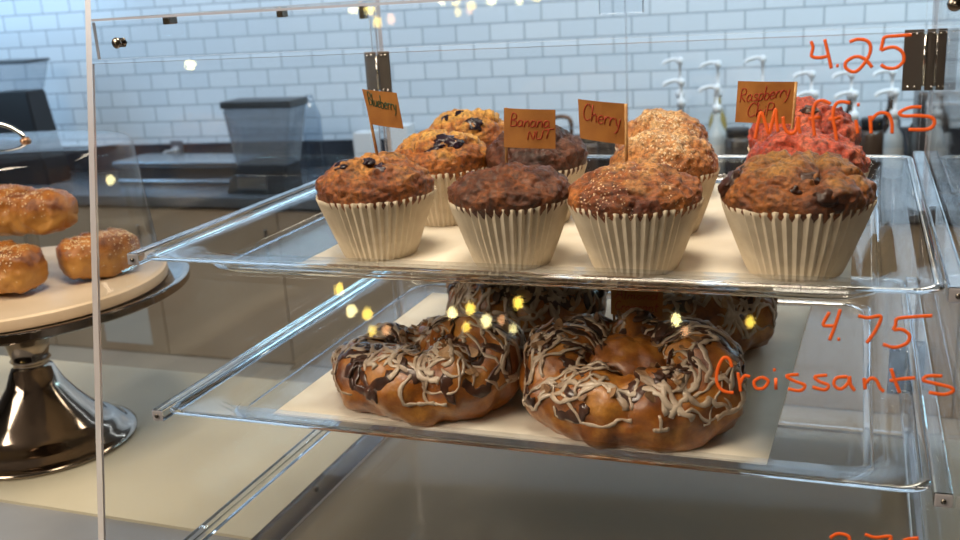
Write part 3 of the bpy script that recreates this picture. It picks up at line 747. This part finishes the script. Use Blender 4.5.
# dome
zd = onY(2, 146, cys).z
Rd = 141*dep((cxs, cys, zb))/F; hd = zd-zb
M_dome = thin_acrylic('clear dome', (.93, .94, .95), .04, .02, graze=.6)
dm = thing('cake_dome', (cxs, cys, zb), 'clear domed lid with metal handle covering the sesame pastries', 'dome lid')
Rt = Rd*.93
bm = bmesh.new(); pr = [(Rd+.002, 0), (Rd+.002, .002), (Rd, .003)]
pr += [(Rd+(Rt-Rd)*u, .003+(hd-.016)*u) for u in (.33, .66, 1)]
pr += [(Rt-.010*(1-math.cos(a)), hd-.013+.010*math.sin(a)) for a in (.3, .6, .9, 1.2, PI/2)]
pr += [(Rt*.7, hd+.002), (Rt*.35, hd+.005), (0, hd+.006)]
lathe(bm, pr, 96); finish('dome_shell', bm, M_dome, dm)
pc = onY(2, 110, cys)-Vector((cxs, cys, zb))
bm = bmesh.new(); hw = .048
pts = [Vector((hw*math.cos(a), 0, hd+.004+.020*math.sin(a))) for a in [PI*i/16 for i in range(17)]]
tube(bm, pts, .0016, 10, flat=1.6)
hd_o = finish('handle', bm, M_steel, dm)
bm = bmesh.new()
bm.free(); M_cop = mat('copper mount', (.35, .20, .12), .3, .8)
for sx in (-1, 1):
    bm = bmesh.new(); lathe(bm, [(0, hd+.002), (.005, hd+.002), (.0055, hd+.006), (.003, hd+.009), (0, hd+.009)], 16, (sx*hw, 0, 0)); finish('handle_mount', bm, M_cop, dm)

# ---- sesame pastries
D_ses = dough('sesame pastry crust', (.46, .155, .022), (.20, .05, .009), (.62, .26, .05), rough=.35, seed=31, pores=.75, bmp=.0012, side=(.64, .30, .065))
M_seed = mat('sesame seed', (.75, .58, .36), .5)
def pastry(A, B, r, label, seed, squash=.85, cut=True):
    A, B = Vector(A), Vector(B); ln = (B-A).length; ax = (B-A).normalized()
    root = thing('sesame_pastry', (A+B)/2-Vector((0, 0, r*squash)), label, 'pastry')
    side = ax.cross(Vector((0, 0, 1))).normalized(); up = side.cross(ax).normalized(); base = root.location
    def surf(u, ph, off=0):
        c = A+(B-A)*u
        rr = r*(1-abs(2*u-1)**4.5*.38)*(1+.06*math.sin(u*9+seed)+.05*abs(math.sin(u*PI*3)))
        sq = 1/max(abs(math.cos(ph)), abs(math.sin(ph)))**.45
        rr *= .93*sq; nn = side*math.cos(ph)+up*math.sin(ph)
        lip = .10*math.exp(-((ph-2.4-u*1.2) % (2*PI))**2/.1)
        p = c+(side*math.cos(ph)+up*(squash*math.sin(ph)))*rr*(1+lip)
        q = p*1.0+Vector((seed, 0, 0)); p = p+nn*(.0045*fbm(q, 34, 2)+.0018*fbm(q, 130, 2)+off)
        return p-base, nn
    bm = bmesh.new(); n = 70; m = 48; R_ = []
    for i in range(n+1): R_.append([bm.verts.new(surf(i/n, 2*PI*k/m)[0]) for k in range(m)])
    for i in range(n):
        for k in range(m): bm.faces.new((R_[i][k], R_[i][(k+1) % m], R_[i+1][(k+1) % m], R_[i+1][k]))
    for i, fl in ((0, 0), (n, 1)):
        c = sum((v.co for v in R_[i]), Vector())/m; cv = bm.verts.new(c+(ax*-.003 if i == 0 else ax*.003))
        for k in range(m):
            f = (R_[i][k], R_[i][(k+1) % m], cv); bm.faces.new(f if fl else tuple(reversed(f)))
    bmesh.ops.recalc_face_normals(bm, faces=bm.faces)
    finish('crust', bm, D_ses, root)
    rnd = random.Random(seed); bm = bmesh.new()
    for s_ in range(420):
        u = rnd.uniform(.04, .96); ph = rnd.gauss(PI/2+(.5 if side.y > 0 else -.5)*0, .75)
        p, nn = surf(u, ph, .0003)
        rot = nn.to_track_quat('Z', 'Y').to_matrix() @ Matrix.Rotation(rnd.uniform(0, PI), 3, 'Z')
        vs = []
        for (x, y, z) in ((1.3, 0, 0), (0, .75, 0), (-1, 0, 0), (0, -.75, 0), (0, 0, .5)):
            vs.append(bm.verts.new(p+rot @ Vector((x, y, z))*.0010))
        for k in range(4): bm.faces.new((vs[k], vs[(k+1) % 4], vs[4]))
    tag(finish('sesame_seeds', bm, M_seed, root), kind='stuff')
    return root
def onb(px, py, h): return onZ(px, py, zb+h)
rr = .030
pastry(onb(62, 261, rr*.8), onb(135, 246, rr*.8), rr*.94, 'split sesame pastry lying on the board right of the stacked ones', 41)
pastry(onb(-36, 266, rr*.85), onb(34, 270, rr*.85), rr*.98, 'blistered sesame pastry lying at the front under the top one', 42)
pastry(onY(-45, 207, .815), onY(66, 213, .81), rr*.98, 'large sesame pastry resting across the top of the other two', 43)

# ================================================================== BACK COUNTER THINGS
M_clear = thin_acrylic('hopper plastic', (.55, .60, .66), .05, .08, haze=.28, hcol=(.42, .48, .55, 1))
M_ss = nz(mat('brushed stainless', (.55, .58, .62), .22, 1), 3, (.45, .48, .52), (.62, .65, .70))
def frustum(bm, c, w0, d0, w1, d1, z0, z1, mi=0):
    hexa(bm, [(c[0]-w0, c[1]-d0, z0), (c[0]+w0, c[1]-d0, z0), (c[0]+w0, c[1]+d0, z0), (c[0]-w0, c[1]+d0, z0),
              (c[0]-w1, c[1]-d1, z1), (c[0]+w1, c[1]-d1, z1), (c[0]+w1, c[1]+d1, z1), (c[0]-w1, c[1]+d1, z1)], mi)
def bev(bm, o=.006):
    bmesh.ops.bevel(bm, geom=list(bm.edges), offset=o, segments=2, affect='EDGES')
def hopper(name, label, cat, Yq, bx0, bx1, tx0, tx1, ytop, ymid, bw, ybot, lidh=.025, hm=None):
    hm = hm or M_clear
    """px extents: hopper bottom bx0..bx1 at ymid, top tx0..tx1 at ytop; body half widths from bw=(x0,x1) """
    t0 = onY(tx0, ytop, Yq); t1 = onY(tx1, ytop, Yq); m0 = onY(bx0, ymid, Yq); m1 = onY(bx1, ymid, Yq)
    b0 = onY(bw[0], ybot, Yq); b1 = onY(bw[1], ybot, Yq)
    cx = (t0.x+t1.x)/2; zt_ = (t0.z+t1.z)/2; zm = (m0.z+m1.z)/2; cb = (b0.x+b1.x)/2
    wt = (t1.x-t0.x)/2; wm = (m1.x-m0.x)/2; wb = (b1.x-b0.x)/2
    root = thing(name, (cb, Yq+.1, ZF+.0005), label, cat)
    bm = bmesh.new(); cm = (m0.x+m1.x)/2
    hexa(bm, [(cm-wm, Yq, zm), (cm+wm, Yq, zm), (cm+wm, Yq+.12, zm), (cm-wm, Yq+.12, zm), (cx-wt, Yq-.01, zt_-lidh), (cx+wt, Yq-.01, zt_-lidh), (cx+wt, Yq+.13, zt_-lidh), (cx-wt, Yq+.13, zt_-lidh)])
    bev(bm); P('hopper', bm, hm, root)
    bm = bmesh.new(); box(bm, cx-wt-.006, cx+wt+.006, Yq-.014, Yq+.134, zt_-lidh, zt_, .006); P('lid', bm, M_black, root)
    bm = bmesh.new()
    hexa(bm, [(cb-wb, Yq-.02, ZF+.001), (cb+wb, Yq-.02, ZF+.001), (cb+wb, Yq+.14, ZF+.001), (cb-wb, Yq+.14, ZF+.001), (cm-wm, Yq, zm), (cm+wm, Yq, zm), (cm+wm, Yq+.12, zm), (cm-wm, Yq+.12, zm)])
    bev(bm); P('body', bm, M_black, root)
    bm = bmesh.new(); zc_ = ZF+(zm-ZF)*.45; box(bm, cb-wb*.5, cb+wb*.5, Yq-.032, Yq-.012, zc_-.03, zc_+.03, .004); P('control_panel', bm, M_ss, root)
    return root
hopper('coffee_grinder', 'black coffee grinder with clear bean hopper behind the cake dome', 'grinder', 3.68, -4, 26, -16, 28, 61, 92, (-24, 48), 160, .012, hm=thin_acrylic('grinder hopper', (.86, .88, .90), .05, .05, haze=.12, hcol=(.6, .65, .7, 1)))
hopper('bean_dispenser', 'large grey hopper machine on black base behind the upper tray rail', 'machine', 3.55, 236, 286, 222, 290, 101, 166, (230, 288), 204, .030)
# outlet with cord on the backsplash
oc = onY(178, 152, 4.08); oc = onY(178, 152, wally(oc.x)-.021)
ot = thing('wall_outlet', oc, 'dark wall outlet with grey plug and hanging cord above the left counter', 'outlet')
bm = bmesh.new(); box(bm, -.036, .036, -.006, 0, -.056, .056, .003); finish('cover_plate', bm, mat('outlet grey', (.12, .13, .15), .4), ot, False)
bm = bmesh.new(); tube(bm, [(0, -.006, .01), (0, -.035, .01)], [.02, .014], 12)
pts = smooth_path([Vector(p) for p in ((0, -.03, .01), (-.02, -.055, .012), (-.05, -.06, -.005), (-.085, -.05, -.05), (-.095, -.05, -.10), (-.12, -.10, -.145))])
tube(bm, pts, .006, 8); finish('power_cord', bm, mat('grey cord', (.40, .42, .45), .5), ot)
# stainless units on the counter, left
def ssbox(name, label, cat, px0, px1, py0, py1, Yq, dp, m=None, extra=None):
    a = onY(px0, (py0+py1)/2, Yq); b2 = onY(px1, (py0+py1)/2, Yq); zt_ = onY((px0+px1)/2, py0, Yq).z; zb_ = onY((px0+px1)/2, py1, Yq).z
    zb_ = max(zb_, ZF+.001)
    root = thing(name, ((a.x+b2.x)/2, Yq+dp/2, zb_), label, cat)
    return root, a.x, b2.x, zb_, zt_
root, x0, x1, z0, z1 = ssbox('steel_container', 'long low stainless container on the counter left of the hopper machine', 'container', 120, 240, 170, 200, 3.72, .2)
z0 = ZF+.001; z1 = ZF+.10; root.location.z = z0
bm = bmesh.new(); box(bm, x0, x1, 3.72, 3.92, z0, z1-.02, .006); P('container_body', bm, mat('dark steel', (.10, .11, .13), .3, .9), root)
bm = bmesh.new(); box(bm, x0-.01, x1+.01, 3.70, 3.94, z1-.018, z1+.004, .004); P('lid', bm, M_ss, root)
bm = bmesh.new(); tube(bm, [(x0+.03, 3.69, z0+.02), (x1-.03, 3.69, z0+.02)], .008, 10); P('handle_bar', bm, M_ss, root)
# clear tumbler tower and white cups behind the blueberry flag
M_white = mat('white paper', (.72, .75, .78), .5)
def cartons(px, py_top, Yq, r, n, lab):
    c = onY(px, py_top, Yq); H_ = (c.z-ZF-.001)/n
    for i in range(n):
        bm = bmesh.new(); box(bm, -r, r, -r, r, 0, H_-.001, .004)
        o = finish('paper_carton', bm, M_white, smooth=False, loc=(c.x, Yq, ZF+.0008+H_*i)); tag(o, lab[i], 'carton')
cartons(366, 131, 4.0, .045, 2, ('white carton at the bottom of the shorter stack behind the blueberry flag stick', 'white carton on top of the shorter stack behind the blueberry flag stick'))
cartons(402, 124, 4.02, .042, 2, ('white carton at the bottom of the taller stack right of the blueberry flag', 'white carton on top of the taller stack right of the blueberry flag'))
c = onY(309, 95, 3.9)
bm = bmesh.new(); lathe(bm, [(0, 0), (.04, 0), (.042, .01), (.042, c.z-ZF-.09), (.02, c.z-ZF-.03), (.016, c.z-ZF), (0, c.z-ZF)], 24)
tag(finish('glass_bottle', bm, thin_acrylic('bottle glass', (.75, .80, .85), .08, .05), loc=(c.x, 3.9, ZF+.0005)), 'tall clear glass bottle beside the hopper machine', 'bottle')
# brown tap
c = onY(572, 155, 4.1)
bm = bmesh.new(); zt_ = onY(566, 117, 4.1).z-ZF
tube(bm, smooth_path([Vector(p) for p in ((.0, 0, 0), (0, 0, zt_*.6), (0, 0, zt_*.9), (-.02, 0, zt_), (-.07, 0, zt_*.99), (-.095, 0, zt_*.86))]), .009, 10)
lathe(bm, [(0, 0), (.026, 0), (.026, .012), (.012, .02), (0, .02)], 20)
tag(finish('tap', bm, mat('bronze tap', (.16, .09, .06), .35, .7), loc=(c.x, 4.1, ZF)), 'small bronze curved tap between the cherry and banana nut flags', 'tap')
# pump bottles
M_pump = mat('white pump plastic', (.74, .78, .82), .35)
LIQ = {'clear': ((.62, .68, .70), .05), 'yellow': ((.42, .33, .10), .1), 'amber': ((.20, .08, .03), .15), 'dark': ((.035, .018, .012), .15), 'grey': ((.20, .22, .24), .2)}
def pump_bottle(px, ytop, Yq, liq, label, face=-1, sc=1.0):
    c = onY(px, ytop, Yq); H_ = c.z-ZF; root = thing('syrup_bottle', (c.x, Yq, ZF+.0005), label, 'bottle')
    hb = min(.30, H_-.10); r = .038*sc; col, ro = LIQ[liq]
    bm = bmesh.new(); lathe(bm, [(0, 0), (r*.9, 0), (r, .006), (r, hb*.58), (r*.92, hb*.66), (r*.45, hb*.80), (r*.36, hb*.86), (r*.36, hb), (0, hb)], 28)
    finish('bottle', bm, mat('syrup '+liq, col, .12, Transmission_Weight=.25), root)
    bm = bmesh.new(); lathe(bm, [(r*1.01, hb*.16), (r*1.02, hb*.17), (r*1.02, hb*.48), (r*1.01, hb*.49)], 28); finish('bottle_label', bm, mat('plain label', (.55, .55, .52), .6), root)
    bm = bmesh.new(); lathe(bm, [(0, hb-.01), (.017, hb-.01), (.017, hb+.018), (.006, hb+.022), (.006, H_-.03), (.013, H_-.028), (.013, H_-.004), (0, H_)], 18)
    tube(bm, smooth_path([Vector(p) for p in ((0, 0, H_-.012), (face*.03, 0, H_-.008), (face*.060, -.005, H_-.016), (face*.068, -.006, H_-.028))]), [.008]*13+[.008]*6, 8) if False else None
    pth = smooth_path([Vector(p) for p in ((0, 0, H_-.012), (face*.03, 0, H_-.010), (face*.060, -.005, H_-.018), (face*.068, -.006, H_-.030))])
    tube(bm, pth, .0075, 8); finish('pump', bm, M_pump, root)
    return root
bl = [(680, 57, 4.20, 'clear', 'clear syrup bottle with white pump, leftmost of the bottles by the tiles'),
      (681, 78, 4.00, 'grey', 'shorter clear pump bottle in front of the leftmost syrup bottle'),
      (718, 60, 4.22, 'yellow', 'yellow syrup bottle with white pump second from the left by the tiles'),
      (717, 84, 4.02, 'clear', 'short clear pump bottle in front of the yellow syrup bottle'),
      (763, 55, 4.22, 'amber', 'syrup bottle with white pump behind the raspberry chip flag'),
      (812, 70, 4.20, 'dark', 'dark syrup bottle with white pump below the handwritten digit 4'),
      (815, 90, 4.02, 'clear', 'pump bottle in front of the dark syrup bottle under the digit 4'),
      (852, 70, 4.20, 'dark', 'dark syrup bottle with white pump seen through the handwritten digit 2'),
      (855, 90, 4.02, 'clear', 'clear pump bottle below the digit 2, nearer than the dark one'),
      (893, 68, 4.20, 'dark', 'dark brown syrup bottle with white pump below the handwritten digit 5'),
      (896, 88, 4.02, 'clear', 'clear pump bottle beside the metal hinge, nearer than the dark brown one'),
      (452, 113, 4.15, 'clear', 'lone clear bottle with white pump behind the blueberry muffins')]
for a in bl: pump_bottle(*a)
# dark jars along the wall
def jar(px, ytop, Yq, r, col, label):
    c = onY(px, ytop, Yq); H_ = c.z-ZF; root = thing('jar', (c.x, Yq, ZF+.0005), label, 'jar')
    bm = bmesh.new(); lathe(bm, [(0, 0), (r, 0), (r*1.02, .006), (r*1.02, H_*.75), (r*.85, H_*.84), (0, H_*.84)], 24); finish('jar_body', bm, mat('jar', col, .2), root)
    bm = bmesh.new(); lathe(bm, [(0, H_*.84), (r*.9, H_*.84), (r*.9, H_*.98), (r*.86, H_), (0, H_)], 24); finish('lid', bm, M_black, root)
jar(604, 128, 3.95, .05, (.03, .02, .018), 'dark jar on the counter beneath the cherry flag')
jar(588, 134, 3.80, .038, (.06, .035, .025), 'small brown jar left of the dark jar beneath the cherry flag')
jar(738, 128, 3.95, .05, (.035, .028, .025), 'dark jar left of the raspberry muffins')
jar(835, 122, 3.85, .042, (.16, .05, .02), 'reddish brown jar among the syrup bottles')
jar(872, 118, 3.85, .042, (.05, .03, .02), 'black brown jar right of the raspberry muffins')
jar(918, 124, 4.1, .03, (.03, .03, .03), 'dark jar beneath the metal hinge')
# espresso machine at the right edge
root, x0, x1, z0, z1 = ssbox('espresso_machine', 'dark steel espresso machine at the far right of the back counter', 'coffee machine', 918, 1040, 95, 180, 3.62, .45)
z0 = ZF+.001; root.location.z = z0
M_dk = nz(mat('dark machine steel', (.08, .08, .085), .3, .6), 6, (.04, .04, .045), (.16, .16, .17))
bm = bmesh.new(); box(bm, x0, x1, 3.75, 4.05, z0+.03, z1, .012); P('body', bm, M_dk, root)
bm = bmesh.new(); box(bm, x0-.01, x1, 3.60, 4.05, z0, z0+.03, .006); P('drip_tray', bm, M_ss, root)
bm = bmesh.new(); box(bm, x0+.02, x1-.02, 3.62, 3.75, z1-.10, z1-.02, .01); P('group_head', bm, M_ss, root)
bm = bmesh.new(); tube(bm, [(x0+.09, 3.62, z1-.13), (x0+.09, 3.50, z1-.15)], .012, 10); P('portafilter', bm, M_black, root)
# pale panel imitating a reflection on the cabinet (seen under the stand)
a = onY(100, 300, YB-.002); b2 = onY(153, 345, YB-.002)
bm = bmesh.new(); box(bm, a.x, b2.x, YB-.002, YB-.0006, b2.z, a.z); tag(finish('reflection_panel', bm, mat('painted reflection', (.50, .50, .47), .6), smooth=False), 'pale panel imitating a reflection on the beige cabinet behind the stand', 'paper')

# ================================================================== PENDANT BULBS (their reflections show on the sloping front)
def mirror_dir(px, py):
    d = ray(px, py).normalized(); return d-2*d.dot(n_f)*n_f
def pendant(px, py, dist, r, col, st, i):
    p = onF(px, py); r_d = mirror_dir(px, py); q = p+r_d*dist
    root = thing('pendant_lamp', (q.x, q.y, 3.0), 'bare bulb pendant hanging behind the viewer', 'lamp', 'pendant lamps over the shop floor')
    bm = bmesh.new(); bmesh.ops.create_icosphere(bm, subdivisions=3, radius=r)
    for v in bm.verts: v.co = Vector((v.co.x, v.co.y, v.co.z*1.35+q.z-3.0))
    finish('bulb', bm, emit('bulb glow', col, st), root)
    bm = bmesh.new(); tube(bm, [(0, 0, q.z-3.0+r*1.3), (0, 0, q.z-3.0+r*1.3+.05)], r*.5, 12); tube(bm, [(0, 0, q.z-3.0+r*1.3+.05), (0, 0, 0)], .004, 6)
    finish('cord', bm, M_black, root)
Yl = (1, .70, .10); Wl = (1, .86, .38); Ol = (1, .50, .22)
for i, (px, py, dist, r, col, st_) in enumerate([
    (339, 289, 3.2, .017, Yl, 30), (351, 311, 3.2, .018, Wl, 34), (367, 314, 3.2, .018, Yl, 28), (372, 331, 3.4, .016, Yl, 22), (386, 330, 3.4, .016, Ol, 16), 
    (452, 313, 3.2, .017, Wl, 34), (470, 309, 3.2, .017, Yl, 30), (486, 321, 3.2, .018, Wl, 34), (466, 327, 3.4, .015, Yl, 24), (501, 320, 3.4, .014, Ol, 14), (518, 303, 3.2, .018, Yl, 30), (513, 329, 3.4, .015, Wl, 20),
    (676, 320, 3.2, .017, Wl, 34), (685, 331, 3.4, .014, Ol, 14), (750, 322, 3.2, .016, Yl, 26),
    (190, 63, 2.6, .016, Wl, 30), (516, 37, 2.6, .018, Wl, 30), (110, 180, 3.4, .015, Wl, 30)]):
    pendant(px, py, dist, r, col, st_, i)
